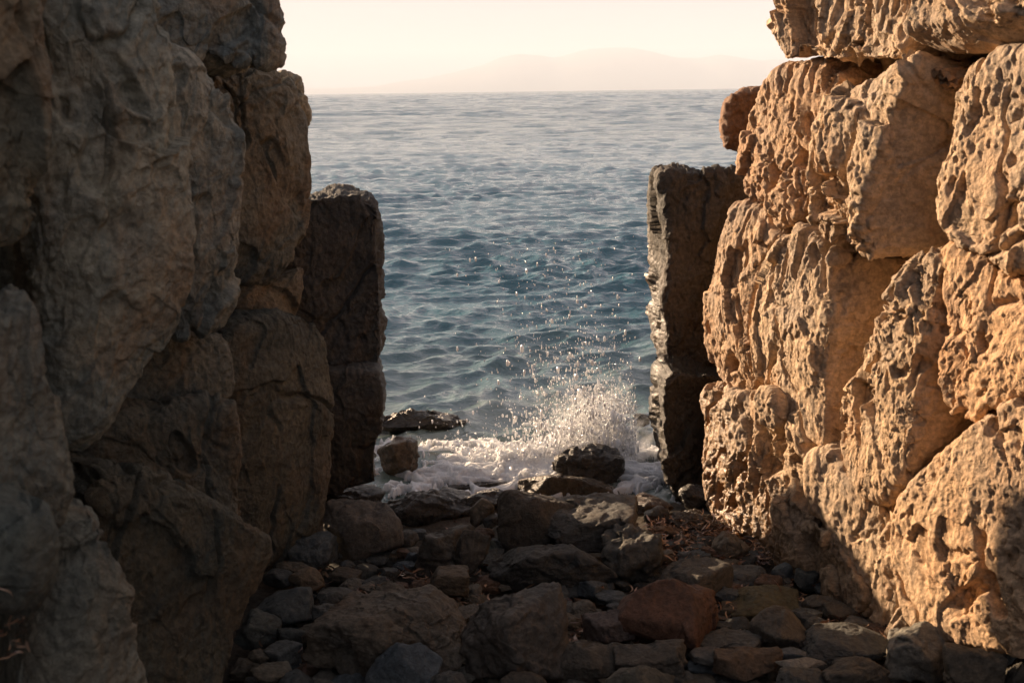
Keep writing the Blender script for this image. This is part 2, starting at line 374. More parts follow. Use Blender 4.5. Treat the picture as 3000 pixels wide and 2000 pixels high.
WZ = -0.06
def build_water():
    k = NT('sea_water')
    tc = k.n('NewGeometry').outputs['Position']
    k.set(k.b.inputs['Base Color'], (0.006, 0.05, 0.062)); k.b.inputs['IOR'].default_value = 1.8
    k.b.inputs['Roughness'].default_value = 0.038
    sx = k.n('SeparateXYZ'); k.set(sx.inputs[0], tc)
    shal = k.ramp(sx.outputs[1], 4.8, 9.0, 1.0, 0.0)
    n0 = k.noise(tc, 1.3, 3, 0.5)
    shal = k.math('MULTIPLY', shal, k.ramp(n0, 0.3, 0.7, 0.4, 1.0))
    k.set(k.b.inputs['Base Color'], k.mix(shal, (0.006, 0.105, 0.130), (0.20, 0.23, 0.19)))
    m1 = k.scale(tc, (0.75, 1.0, 1)); 
    a = k.noise(m1, 7.0, 5, 0.58, 0.2); b = k.noise(k.scale(tc, (0.6, 1, 1), (0, 0, 0.4)), 22.0, 5, 0.6, 0.3)
    far = k.ramp(sx.outputs[1], 12.0, 60.0)
    c = k.noise(k.scale(tc, (0.55, 1, 1), (0, 0, -0.25)), 1.6, 6, 0.6, 0.2)
    c2 = k.noise(k.scale(tc, (0.45, 1, 1), (0, 0, 0.15)), 0.30, 6, 0.62, 0.2); c3 = k.noise(k.scale(tc, (0.3, 1, 1)), 0.05, 7, 0.65)
    h = k.math('ADD', k.math('MULTIPLY', k.math('MULTIPLY', a, k.ramp(k.noise(k.scale(tc, (0.4, 1, 1)), 0.9, 3), 0.35, 0.65, 0.35, 1.2)), 0.036), k.math('ADD', k.math('MULTIPLY', b, 0.014), k.math('ADD', k.math('MULTIPLY', k.math('MULTIPLY', c, far), 0.30), k.math('ADD', k.math('MULTIPLY', k.math('MULTIPLY', c2, k.ramp(sx.outputs[1], 40.0, 130.0)), 1.0), k.math('MULTIPLY', k.math('MULTIPLY', c3, k.ramp(sx.outputs[1], 180.0, 600.0)), 5.0)))))
    k.set(k.b.inputs['Normal'], k.bump(h, 1.0, 1.0))
    # rows follow the perspective so the waves keep their detail with distance
    ys = [3.6]
    while ys[-1] < 2500: ys.append(ys[-1] + max(0.010, min(ys[-1] ** 2 / (1.66 * 1137) * 0.55, 0.30 + 0.006 * ys[-1])))
    ys = np.array(ys + [3500, 5500, 9000, 15800])
    u = np.linspace(-1, 1, 620); u = np.sign(u) * np.abs(u) ** 1.15
    Y = np.repeat(ys[:, None], len(u), 1); X = u[None, :] * (1.3 + 0.42 * Y)
    step = np.gradient(ys)[:, None] + 0 * Y
    xs_ = (1.3 + 0.42 * Y) * 2 / 620
    X *= 1 + 1.2 * sstep(600, 3000, Y)
    rs = np.random.RandomState(5)
    x, y = X.copy(), Y.copy(); Z = np.zeros_like(X); DX = np.zeros_like(X); DY = np.zeros_like(X)
    wx = 0.35 * perlin(np.stack([X.ravel() * .5, Y.ravel() * .5, X.ravel() * 0], 1)).reshape(X.shape)
    wy = 0.35 * perlin(np.stack([X.ravel() * .5, Y.ravel() * .5, X.ravel() * 0 + 7], 1)).reshape(X.shape)
    patch = 0.80 + 0.6 * sstep(-0.35, 0.45, perlin(np.stack([X.ravel() * .16, Y.ravel() * .22, X.ravel() * 0 + 5], 1)).reshape(X.shape))
    for i in range(96):
        big = i >= 66
        lam = 0.10 * (0.9 / 0.10) ** rs.uniform(0, 1) if not big else 1.2 * (14 / 1.2) ** rs.uniform(0, 1)
        dirn = R(-90 + rs.normal() * 34 + 12)                      # waves run towards the shore
        kx, ky = math.cos(dirn) * 2 * math.pi / lam, math.sin(dirn) * 2 * math.pi / lam
        amp = 0.0078 * lam ** 0.95 * (1.35 if lam < 0.45 else 1.0) if not big else 0.0062 * lam * sstep(6 + 3.0 * lam, 25 + 12 * lam, Y)
        keep = sstep(0.9, 0.42, step / lam) * sstep(0.6, 0.3, xs_ / lam)
        env = 0.30 + 2.9 * np.maximum(0, perlin(np.stack([X.ravel() / lam * .22 + i, Y.ravel() / lam * .3, X.ravel() * 0 + i * 3.3], 1)).reshape(X.shape) + 0.02) ** 1.3
        if not big: env = env * patch
        ph = kx * (X + wx) + ky * (Y + wy) + rs.uniform(0, 6.28)
        Z += keep * amp * env * np.cos(ph); DX -= keep * amp * env * 0.75 * math.cos(dirn) * np.sin(ph); DY -= keep * amp * env * 0.75 * math.sin(dirn) * np.sin(ph)
    calm = sstep(4.0, 5.6, Y)
    Z *= 0.45 + 0.55 * calm
    P = np.stack([X + DX, Y + DY, WZ + Z], -1).reshape(-1, 3)
    o = make('sea', P, grid_faces(len(ys), len(u))[:, ::1], k.m)
    tag(o, 'choppy teal sea reaching to the horizon', kind='structure')
build_water()

def build_hills():
    k = NT('hill_slopes')
    tc = k.n('TexCoord').outputs['Object']
    k.set(k.b.inputs['Base Color'], k.mix(k.noise(tc, 0.004, 6, 0.6), (0.20, 0.23, 0.19), (0.22, 0.18, 0.13))); k.b.inputs['Roughness'].default_value = 0.95
    prof = [(560, 208), (700, 204), (860, 196), (980, 178), (1060, 160), (1110, 148), (1150, 130), (1190, 122), (1240, 125), (1270, 130), (1300, 124), (1350, 112), (1400, 108), (1450, 108),
            (1500, 116), (1550, 130), (1600, 133), (1650, 126), (1690, 130), (1740, 136), (1790, 133), (1850, 140), (1900, 150), (2000, 160), (2200, 175), (2500, 200)]
    px = np.array([p[0] for p in prof]); py = np.array([p[1] for p in prof])
    xs = np.linspace(560, 2500, 300); D0 = 13000.0; rows = 40
    W = at(xs, np.interp(xs, px, py), D0)
    top = np.maximum(W[:, 2], 4.0); top = top + 14 * fbm(np.stack([W[:, 0] / 700, W[:, 0] * 0, W[:, 0] * 0], 1), 4)
    P = []
    for j in range(rows):
        t = j / (rows - 1) * 2 - 1
        hgt = 1 - abs(t) ** 1.3
        p = np.stack([W[:, 0] * (1 + 0.06 * t), W[:, 1] + t * 2300, np.maximum(top, 0) * hgt], 1)
        p[:, 2] += 55 * hgt * (1 - hgt) * ridged(np.stack([p[:, 0] / 900, p[:, 1] / 1200, p[:, 0] * 0], 1), 4) - 8
        P.append(p)
    P = np.concatenate(P)
    tag(make('hills', P, grid_faces(rows, 300), k.m), 'distant mountainous coast faint in the haze', kind='structure')
build_hills()

def build_haze():
    k = NT('haze_air'); k.t.nodes.remove(k.b)
    pv = k.n('VolumePrincipled'); pv.inputs['Color'].default_value = (0.84, 0.90, 1.0, 1); pv.inputs['Density'].default_value = 1.65e-4
    pv.inputs['Anisotropy'].default_value = 0.0
    k.t.links.new(pv.outputs[0], k.out.inputs['Volume'])
    x0, x1, y0, y1, z0, z1 = -15500, 15500, -60, 16200, -9, 560
    v = np.array([[x, y, z] for x in (x0, x1) for y in (y0, y1) for z in (z0, z1)], float)
    f = np.array([[0, 1, 3, 2], [4, 6, 7, 5], [0, 4, 5, 1], [2, 3, 7, 6], [0, 2, 6, 4], [1, 5, 7, 3]])
    tag(make('haze', v, f, k.m, smooth=False), 'pale sea haze', kind='stuff')
HAZE = True
if HAZE: build_haze()

# ------------------------------------------------------------------ the sunny wall
wd = np.array([0.35, -1, 0]); wn = np.array([-1, -0.35, 0]) / math.hypot(1, .35)
WP = np.array([0.80, 4.24, 0])                                    # a point on the wall's face
def sunny(off): return (WP + wn * off, wn)
def facing(x, y, d, az, el=0.0):
    """plane through a picture point at depth d; az degrees turned from straight at the camera towards +x; el upward tilt"""
    return (at(x, y, d), (math.sin(R(az)) * math.cos(R(el)), -math.cos(R(az)) * math.cos(R(el)), math.sin(R(el))))
def wb(label, outline, plane, thick, mat=None, group=None, **k):
    o = block('stone_block', outline, plane, thick, mat or M_SUNNY, **k)
    return tag(o, label, 'boulder', group)
GS = 'boulders of the sunny wall'; GL = 'boulders of the shaded wall'
wb('long overhanging slab with rippled ledges, highest course of the sunny wall beside open sky', [(1752, -260), (1755, 0), (1768, 60), (1790, 112), (1800, 142), (1850, 147), (1960, 150), (2070, 140), (2092, 60), (2075, -20), (2070, -260)],
   sunny(0.10), 0.5, group=GS, rnd=0.14, seed=1, bulge=0.05, stretch=2.2, grain=(0.3, 0, 1), ridge=0.026, pits=0.035)
wb('smooth shaded underside block beside the overhanging slab, highest course of the sunny wall', [(2070, -260), (2078, 20), (2074, 90), (2100, 112), (2150, 124), (2260, 118), (2352, 100), (2560, 60), (2600, -260)],
   sunny(0.14), 0.5, group=GS, rnd=0.3, seed=2, bulge=0.06, folds=[(2120, 60, 2600, -30, 0.7)], grain=(1, 0, 0.5))
wb('pitted brown boulder under the overhanging slab, seaward end of the sunny wall', [(1795, 152), (1845, 140), (1905, 142), (1925, 190), (1900, 280), (1866, 400), (1850, 500), (1810, 512), (1765, 475), (1705, 455), (1690, 400), (1700, 300), (1720, 240), (1760, 180)],
   sunny(0.05), 0.45, group=GS, rnd=0.2, seed=3, bulge=0.05, tint=(0.95, 0.86, 0.8), grain=(0.35, -0.1, 1), pitf=10)
wb('large pale boulder whose landward flank is a smooth dark ochre face', [(1910, 180), (1990, 158), (2100, 148), (2170, 180), (2200, 240), (2190, 330), (2160, 440), (2165, 530), (2080, 570), (2000, 596), (1940, 585), (1880, 535), (1838, 500), (1850, 400), (1880, 280)],
   sunny(0.13), 0.5, group=GS, rnd=0.22, seed=4, bulge=0.07, folds=[(1960, 600, 2075, 200, 0.9)], grain=(0.4, -0.1, 1), ridge=0.022, facet=0.02)
wb('tall deeply pitted boulder, upper boulder of the sunny wall at the landward end', [(2205, 150), (2280, 118), (2400, 90), (2600, 60), (2700, 760), (2500, 720), (2352, 645), (2250, 594), (2180, 562), (2145, 500), (2145, 400), (2175, 330), (2190, 240)],
   sunny(0.12), 0.6, group=GS, rnd=0.2, seed=5, bulge=0.07, pits=0.05, pitf=6.5, grain=(0.3, 0, 1))
wb('small rust-brown round stone in shade, poking out over the sea behind the sunny wall', [(1706, 212), (1735, 202), (1765, 202), (1800, 240), (1800, 355), (1715, 355), (1682, 338), (1668, 310), (1668, 255), (1684, 230)],
   facing(1720, 280, 4.75, -8), 0.14, group=GS, rnd=0.3, seed=6, bulge=0.02, lump=0.01, chip=1.3, jag=2.5, tint=(0.42, 0.30, 0.23), pits=0.02, pitf=14)  # tint darkened in place of the shade on this stone
wb('narrow rough boulder beside the seaward pier, pale ridges over dark hollows', [(1695, 455), (1765, 475), (1812, 515), (1765, 590), (1738, 680), (1728, 760), (1740, 860), (1725, 915), (1690, 915), (1645, 865), (1617, 820), (1614, 700), (1638, 600), (1663, 520)],
   sunny(0.03), 0.45, group=GS, rnd=0.2, seed=8, bulge=0.05, tint=(0.92, 0.86, 0.82), pitf=8, pits=0.04)
wb('tall pitted boulder in mid wall with a dark recess on its landward flank', [(1830, 512), (1880, 555), (1930, 598), (1985, 606), (1968, 700), (1936, 850), (1920, 1000), (1915, 1095), (1850, 1060), (1790, 975), (1750, 905), (1716, 840), (1718, 700), (1758, 590), (1800, 530)],
   sunny(0.07), 0.45, group=GS, rnd=0.16, seed=9, bulge=0.05, folds=[(1890, 1100, 1915, 560, 1.8)], pitf=11, grain=(0.1, 0, 1))
wb('leaning orange-tan boulder with a jagged ridge and dark landward flank', [(2150, 545), (2195, 600), (2215, 740), (2158, 880), (2136, 980), (2085, 1080), (2035, 1160), (1965, 1130), (1912, 1020), (1910, 900), (1948, 850), (2018, 735), (2064, 625), (2105, 572)],
   sunny(0.11), 0.45, group=GS, rnd=0.16, seed=10, bulge=0.06, folds=[(2080, 1120, 2160, 560, 1.5)], pitf=9, grain=(0.35, 0, 1), tint=(1.0, 0.97, 0.92))
wb('broad smooth orange-tan boulder with few pits, landward end at mid height', [(2163, 552), (2250, 590), (2352, 648), (2500, 720), (2600, 800), (2352, 905), (2290, 935), (2230, 975), (2175, 940), (2160, 860), (2182, 740), (2163, 640)],
   sunny(0.10), 0.5, group=GS, rnd=0.16, seed=11, bulge=0.03, chip=0.6, lump=0.012, pits=0.016, ridge=0.010, tint=(1.12, 0.98, 0.84), facet=0.015)
wb('huge tan bottom boulder crossed by the dark shadow of the opposite wall', [(2560, 800), (2352, 898), (2300, 925), (2205, 985), (2112, 1078), (2045, 1165), (2030, 1240), (2040, 1330), (2060, 1420), (2100, 1475), (2220, 1490), (2400, 1520), (2700, 1600), (2700, 900)],
   sunny(0.13), 0.6, group=GS, rnd=0.12, seed=12, bulge=0.03, chip=0.35, lump=0.010, pits=0.022, ridge=0.011, tint=(1.08, 1.0, 0.9), pitf=8)
wb('pitted tan boulder half in shadow, bottom course next to the stepped wet block', [(1912, 1020), (1955, 1100), (2040, 1160), (2070, 1240), (2080, 1340), (2095, 1470), (2030, 1460), (1960, 1420), (1915, 1320), (1885, 1220), (1850, 1120), (1860, 1060)],
   sunny(0.085), 0.45, group=GS, rnd=0.14, seed=13, bulge=0.05, pits=0.026, pitf=10)
wb('wet brown boulder glistening low on the sunny wall by the pier', [(1617, 900), (1640, 880), (1690, 905), (1760, 930), (1800, 970), (1850, 1060), (1880, 1110), (1830, 1160), (1795, 1290), (1730, 1265), (1690, 1215), (1645, 1190), (1617, 1100), (1613, 1000)],
   sunny(0.05), 0.45, group=GS, rnd=0.12, seed=54, bulge=0.0, chip=0.7, lump=0.01, pits=0.022, pitf=13, ridge=0.02)
wb('low wet stepped block with a slanting chiselled edge, partly in shadow at the wall foot', [(1786, 1148), (1815, 1143), (1850, 1180), (1905, 1235), (1950, 1290), (1990, 1370), (1960, 1420), (1860, 1345), (1780, 1330), (1776, 1240)],
   sunny(0.115), 0.4, group=GS, tint=(0.6, 0.58, 0.55), rnd=0.12, seed=15, bulge=0.02, pits=0.015, pitf=13, ridge=0.022, stretch=4)
wb('small upright wedge stone jammed between two boulders of the sunny wall', [(1735, 892), (1770, 893), (1792, 930), (1785, 975), (1762, 985), (1725, 960), (1722, 915)],
   sunny(0.10), 0.2, group=GS, rnd=0.3, seed=16, bulge=0.03, pits=0.012, pitf=16)
wb('small pointed chock stone wedged in the gap beneath the highest course', [(2128, 158), (2152, 150), (2182, 170), (2190, 205), (2155, 214), (2136, 198)],
   sunny(0.10), 0.2, group=GS, rnd=0.15, seed=17, bulge=0.0, chip=2.0, tint=(1, 0.85, 0.7), pits=0.01)
# the pier that ends the sunny wall at the sea
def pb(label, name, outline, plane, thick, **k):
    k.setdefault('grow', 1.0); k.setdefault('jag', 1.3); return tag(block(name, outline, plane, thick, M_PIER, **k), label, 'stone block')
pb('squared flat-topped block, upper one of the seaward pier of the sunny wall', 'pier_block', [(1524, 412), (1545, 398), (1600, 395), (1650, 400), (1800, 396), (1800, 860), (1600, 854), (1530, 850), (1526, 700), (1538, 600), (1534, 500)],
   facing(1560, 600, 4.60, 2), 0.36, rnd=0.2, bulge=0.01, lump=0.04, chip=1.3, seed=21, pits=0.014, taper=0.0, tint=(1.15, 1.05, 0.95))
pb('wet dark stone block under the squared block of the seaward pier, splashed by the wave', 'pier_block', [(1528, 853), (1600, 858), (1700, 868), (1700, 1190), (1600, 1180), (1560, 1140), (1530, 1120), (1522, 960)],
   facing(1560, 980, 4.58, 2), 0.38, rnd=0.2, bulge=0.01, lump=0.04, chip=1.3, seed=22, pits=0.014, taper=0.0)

# ------------------------------------------------------------------ the shaded wall: enclosed shade put into the tints, darkest at the foot
def lb(label, outline, plane, thick, **k):
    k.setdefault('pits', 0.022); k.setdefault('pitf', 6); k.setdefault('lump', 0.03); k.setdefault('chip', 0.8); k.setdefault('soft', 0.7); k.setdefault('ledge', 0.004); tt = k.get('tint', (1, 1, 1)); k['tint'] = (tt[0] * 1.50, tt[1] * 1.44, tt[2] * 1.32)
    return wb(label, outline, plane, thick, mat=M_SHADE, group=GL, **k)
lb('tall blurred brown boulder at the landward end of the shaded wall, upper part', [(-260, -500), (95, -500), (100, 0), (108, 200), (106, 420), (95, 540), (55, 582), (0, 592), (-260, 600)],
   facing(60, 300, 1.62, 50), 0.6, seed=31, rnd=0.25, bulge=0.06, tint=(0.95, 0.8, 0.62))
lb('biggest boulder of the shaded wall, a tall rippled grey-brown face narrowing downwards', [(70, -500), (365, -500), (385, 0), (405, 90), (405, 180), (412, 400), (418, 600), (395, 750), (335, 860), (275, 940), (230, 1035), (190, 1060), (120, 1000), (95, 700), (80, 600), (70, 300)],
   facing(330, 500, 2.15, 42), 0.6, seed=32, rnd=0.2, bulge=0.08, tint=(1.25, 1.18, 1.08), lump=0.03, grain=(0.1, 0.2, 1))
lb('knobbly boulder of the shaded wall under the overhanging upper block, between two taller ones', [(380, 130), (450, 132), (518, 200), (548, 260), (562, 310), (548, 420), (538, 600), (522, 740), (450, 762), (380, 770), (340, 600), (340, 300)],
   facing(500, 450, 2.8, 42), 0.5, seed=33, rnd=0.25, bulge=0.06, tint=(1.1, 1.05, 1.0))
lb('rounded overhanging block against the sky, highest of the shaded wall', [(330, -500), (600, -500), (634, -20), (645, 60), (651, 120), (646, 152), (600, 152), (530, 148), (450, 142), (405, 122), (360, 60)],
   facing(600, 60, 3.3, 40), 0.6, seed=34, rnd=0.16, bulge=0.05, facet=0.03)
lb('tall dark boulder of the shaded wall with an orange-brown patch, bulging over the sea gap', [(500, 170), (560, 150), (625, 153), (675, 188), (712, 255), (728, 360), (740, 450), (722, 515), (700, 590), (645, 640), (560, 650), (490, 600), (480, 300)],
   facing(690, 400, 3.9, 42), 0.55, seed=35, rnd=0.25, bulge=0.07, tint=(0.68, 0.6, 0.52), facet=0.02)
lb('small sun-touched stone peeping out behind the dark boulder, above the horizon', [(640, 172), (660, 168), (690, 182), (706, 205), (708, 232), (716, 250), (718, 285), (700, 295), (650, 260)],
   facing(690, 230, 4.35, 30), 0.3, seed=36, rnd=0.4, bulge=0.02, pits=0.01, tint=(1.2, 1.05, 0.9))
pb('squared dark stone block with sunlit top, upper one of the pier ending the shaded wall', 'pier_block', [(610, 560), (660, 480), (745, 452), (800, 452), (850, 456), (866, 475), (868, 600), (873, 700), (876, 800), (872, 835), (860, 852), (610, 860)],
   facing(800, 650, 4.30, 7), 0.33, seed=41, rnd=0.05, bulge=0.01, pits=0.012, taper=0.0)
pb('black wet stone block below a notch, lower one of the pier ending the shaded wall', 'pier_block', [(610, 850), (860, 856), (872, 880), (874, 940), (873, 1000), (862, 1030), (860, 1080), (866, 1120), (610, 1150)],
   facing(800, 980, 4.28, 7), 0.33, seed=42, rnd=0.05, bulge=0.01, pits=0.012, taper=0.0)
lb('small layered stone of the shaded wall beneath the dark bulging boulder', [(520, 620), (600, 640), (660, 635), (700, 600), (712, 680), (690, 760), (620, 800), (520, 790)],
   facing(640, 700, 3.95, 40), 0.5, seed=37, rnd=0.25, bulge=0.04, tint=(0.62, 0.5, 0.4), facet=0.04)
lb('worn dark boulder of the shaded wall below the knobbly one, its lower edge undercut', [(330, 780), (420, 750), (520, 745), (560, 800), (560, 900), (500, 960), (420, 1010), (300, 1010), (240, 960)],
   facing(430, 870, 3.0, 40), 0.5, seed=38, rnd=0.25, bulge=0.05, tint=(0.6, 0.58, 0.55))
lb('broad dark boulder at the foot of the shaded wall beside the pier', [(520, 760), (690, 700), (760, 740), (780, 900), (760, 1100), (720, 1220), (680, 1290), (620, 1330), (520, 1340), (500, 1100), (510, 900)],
   facing(690, 1000, 3.85, 45), 0.5, seed=39, rnd=0.15, bulge=0.05, tint=(0.40, 0.37, 0.33), pits=0.012, ridge=0.010)  # tint darkened for the shade at the wall foot
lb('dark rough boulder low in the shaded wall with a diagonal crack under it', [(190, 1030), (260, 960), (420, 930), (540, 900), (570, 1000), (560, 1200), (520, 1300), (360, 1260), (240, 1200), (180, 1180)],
   facing(400, 1080, 2.9, 42), 0.5, seed=40, rnd=0.2, bulge=0.05, tint=(0.46, 0.44, 0.41), facet=0.03)  # low boulder, shade put into its tint
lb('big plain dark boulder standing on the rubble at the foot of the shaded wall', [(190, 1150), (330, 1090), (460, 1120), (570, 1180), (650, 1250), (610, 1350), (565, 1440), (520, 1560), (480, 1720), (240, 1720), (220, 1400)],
   facing(430, 1400, 2.62, 50), 0.5, seed=43, soft=0.2, rnd=0.2, bulge=0.05, tint=(0.38, 0.36, 0.32), pits=0.014)  # dark tint stands for shade near the rubble
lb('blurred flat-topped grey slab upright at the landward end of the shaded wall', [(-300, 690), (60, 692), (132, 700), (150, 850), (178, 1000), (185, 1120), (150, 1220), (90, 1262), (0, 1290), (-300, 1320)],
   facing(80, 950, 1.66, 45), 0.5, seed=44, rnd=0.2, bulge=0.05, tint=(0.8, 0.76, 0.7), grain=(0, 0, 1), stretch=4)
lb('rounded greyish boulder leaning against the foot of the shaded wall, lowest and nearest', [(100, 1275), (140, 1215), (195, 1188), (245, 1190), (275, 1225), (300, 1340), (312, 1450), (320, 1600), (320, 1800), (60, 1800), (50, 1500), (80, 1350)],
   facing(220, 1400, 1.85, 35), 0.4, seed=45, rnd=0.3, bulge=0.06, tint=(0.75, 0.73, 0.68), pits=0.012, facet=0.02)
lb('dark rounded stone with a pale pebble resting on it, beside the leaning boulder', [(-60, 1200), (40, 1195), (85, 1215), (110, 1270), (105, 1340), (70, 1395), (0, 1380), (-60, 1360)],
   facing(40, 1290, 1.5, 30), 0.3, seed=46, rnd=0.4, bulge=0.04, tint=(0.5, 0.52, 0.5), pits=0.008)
# packed earth added behind each wall to stop light leaks and dim the passage
def bank(label, corners, z0, z1, seed):
    c = np.array(corners, float); m = 25
    s = np.linspace(0, 1, m); A, B = np.meshgrid(s, s, indexing='ij')
    def bil(a, b): return ((1 - a) * (1 - b))[..., None] * c[0] + (a * (1 - b))[..., None] * c[1] + (a * b)[..., None] * c[2] + ((1 - a) * b)[..., None] * c[3]
    out = []
    for k in range(6):
        o1 = np.ones_like(A)
        a, b, h = [(A, B, o1), (B, A, 0 * o1), (o1, A, B), (0 * o1, B, A), (B, o1, A), (A, 0 * o1, B)][k]
        xy = bil(a, b); out.append(np.concatenate([xy, (z0 + (z1 - z0) * h)[..., None]], -1).reshape(-1, 3))
    P = np.concatenate(out); f = grid_faces(m, m); Fc = np.concatenate([f + i * m * m for i in range(6)])
    P = P + 0.05 * np.stack([fbm(P * 2.5 + seed, 3), fbm(P * 2.5 + seed + 20, 3), fbm(P * 2.5 + seed + 40, 3)], 1)
    return tag(make('earth_bank', P, Fc, M_EARTH), label, kind='structure')
bank('earth and packed rubble added behind the shaded wall to block light', [(-6, -6.0), (-1.35, -6.0), (-1.28, 4.45), (-6, 4.9)], -0.4, 3.4, 3)
wo2 = wn * -0.42
a_ = WP + wo2; b_ = a_ + wd * 9
bank('earth and packed rubble added behind the sunny wall to block light', [(a_[0], a_[1]), (b_[0], b_[1]), (6.5, b_[1]), (6.5, a_[1] + 0.5)], -0.4, 3.0, 9)

# ------------------------------------------------------------------ the rubble: one stone after another, seaward first
named = []                       # (label noun phrase, box, object)
def st(label, box, tint=(1, 1, 1), mat=None, z=0.0, name='rock', cat='rock', group='stones of the rubble floor', short=None, **k):
    o, c, dep = stone(name, box, mat or M_RUBBLE, z=z, tint=tint, seed=len(named) + 1, **k)
    tag(o, label, cat, group); named.append((short, box, o)); return o
B_, G_, N_ = (1.0, 0.86, 0.72), (0.85, 0.95, 1.0), (1, 1, 1)
# in the water
GW = 'wet rocks in the surf'
def sw(label, box, **k):
    k.setdefault('mat', M_WET); k.setdefault('z', WZ); k.setdefault('group', GW); return st(label, box, **k)
sw('long low barnacled rock awash behind the shaded pier, jagged along its top', (830, 936, 1070, 985), deep=0.5, rough=2.2, rot=6, planes=22)
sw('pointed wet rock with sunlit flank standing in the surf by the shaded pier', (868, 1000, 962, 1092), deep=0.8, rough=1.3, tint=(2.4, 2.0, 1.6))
sw('low rock nearly drowned in foam in the middle of the gap', (1030, 1092, 1185, 1130), deep=0.6, rough=1.6, base_y=1122)
sw('tiny black rock tip showing through the spray by the sunny pier', (1455, 948, 1492, 978), deep=0.8)
sw('black round-topped wet rock with the wave breaking over it', (1272, 1016, 1432, 1112), deep=0.8, rough=1.5, planes=24, base_y=1118)
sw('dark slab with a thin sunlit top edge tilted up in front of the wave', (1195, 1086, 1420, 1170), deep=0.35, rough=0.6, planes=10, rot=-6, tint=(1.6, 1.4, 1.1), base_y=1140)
# dark row along the water
sw('very dark broad rock at the foot of the shaded pier', (705, 1108, 880, 1200), z=-0.03, tint=(0.8, 0.8, 0.8), base_y=1180)
sw('very dark rounded boulder at the water edge, middle of the gap', (870, 1116, 1100, 1225), z=-0.03, planes=24, tint=(0.9, 0.85, 0.8), base_y=1200)
sw('dark flat rock beside the very dark rounded boulder, touching the foam', (1060, 1120, 1172, 1178), z=-0.03, tint=(0.8, 0.8, 0.8))
st('small pale orange-stained stone leaning on the very dark rounded boulder', (1078, 1142, 1135, 1208), z=0.03, tint=(1.25, 1.0, 0.75))
st('small grey angular stone beside the pale orange-stained one', (1104, 1176, 1152, 1215), z=0.02, tint=(1, 1, 1))
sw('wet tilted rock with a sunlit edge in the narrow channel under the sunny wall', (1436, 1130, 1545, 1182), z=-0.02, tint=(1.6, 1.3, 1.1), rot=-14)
sw('small wet rock high in the channel against the sunny pier', (1560, 1110, 1640, 1170), z=-0.02, rot=-10)
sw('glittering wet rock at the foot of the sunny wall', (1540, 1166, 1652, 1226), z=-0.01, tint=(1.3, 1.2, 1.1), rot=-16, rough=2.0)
sw('small black rock between the tilted wet rock and the glittering one', (1480, 1160, 1545, 1210), z=-0.01)
# big ones
st('large brown-grey boulder with a stained upper flank below the shaded pier', (748, 1143, 922, 1292), tint=(1.1, 0.92, 0.78), planes=12, short='the large brown-grey boulder below the shaded pier')
st('brown rounded boulder behind the big ridged one, at the water edge', (1145, 1123, 1320, 1262), z=0.03, tint=(0.72, 0.6, 0.48))
st('big ridged grey boulder with a fractured top in the middle of the gap', (1216, 1130, 1462, 1262), z=0.04, tint=(0.95, 0.88, 0.8), planes=11, rough=1.4, short='the big ridged grey boulder')
st('grey boulder with pale streaks at the edge of the seaweed litter', (1384, 1200, 1522, 1345), tint=(1.0, 0.95, 0.86), planes=12, rough=1.5, short='the streaked boulder by the litter')
st('wide flat dark rock lying in front of the big ridged boulder', (1126, 1247, 1410, 1358), tint=(0.66, 0.64, 0.6), deep=0.6, planes=20, short='the wide flat dark rock')
st('dark angular rock with a paler slanting shoulder, middle of the rubble', (955, 1203, 1090, 1325), tint=(0.85, 0.75, 0.64), planes=8, sharp=26, short='the dark angular rock')
st('thin pale-backed slab leaning on the dark angular rock', (1040, 1215, 1125, 1322), z=0.02, tint=(0.8, 0.7, 0.6), rot=-20, deep=0.5)
st('grey-blue rock with a pale crown beside the foot of the shaded wall', (662, 1218, 775, 1320), tint=(0.85, 0.95, 1.0), planes=9, short='the grey-blue rock with the pale crown')
st('big warm-brown boulder with a pale scar and sloping top, largest of the rubble', (704, 1338, 1068, 1566), z=0.02, tint=(1.05, 0.88, 0.7), planes=9, sharp=22, rot=-14, short='the big warm-brown boulder')
st('big square-shouldered boulder with a reddish crest, centre front of the rubble', (1062, 1334, 1304, 1552), z=0.05, tint=(1.02, 0.9, 0.8), planes=8, sharp=24, rot=10, short='the square-shouldered boulder')
st('smooth blue-grey slab propped against the big warm-brown boulder', (842, 1474, 1012, 1600), z=0.05, tint=(0.95, 1.1, 1.25), planes=20, rough=0.4, deep=0.5)
st('brown wedge-shaped rock behind the big warm-brown boulder', (983, 1296, 1076, 1368), z=0.05, tint=(1.0, 0.78, 0.56), planes=8, sharp=26)
st('rust-red boulder with a rounded back, reddest of the rubble', (1410, 1326, 1645, 1498), z=0.02, tint=(1.15, 0.62, 0.42), planes=12, short='the rust-red boulder')
st('pinkish grey angular stone beside the rust-red boulder', (1340, 1396, 1456, 1480), z=0.04, tint=(1.15, 0.9, 0.82), planes=8, short='the pinkish grey stone')
st('brown-grey sloping boulder behind the rust-red one', (1512, 1274, 1680, 1390), tint=(0.85, 0.75, 0.64), planes=10, short='the brown-grey sloping boulder')
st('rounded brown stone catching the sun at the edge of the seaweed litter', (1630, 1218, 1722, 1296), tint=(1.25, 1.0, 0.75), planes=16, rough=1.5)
st('flat grey stone below the sun-catching brown stone', (1643, 1295, 1768, 1350), tint=(0.85, 0.86, 0.85), planes=12)
st('mossy greenish-brown rock near the foot of the sunny wall', (1671, 1341, 1832, 1424), tint=(0.85, 0.76, 0.46), planes=14, short='the mossy greenish-brown rock')
st('small upright blue-grey stone against the foot of the stepped block', (1771, 1290, 1820, 1338), tint=(0.8, 0.92, 1.0))
st('small dark rounded stone beside the upright blue-grey stone', (1825, 1300, 1888, 1358), tint=(0.6, 0.64, 0.62))
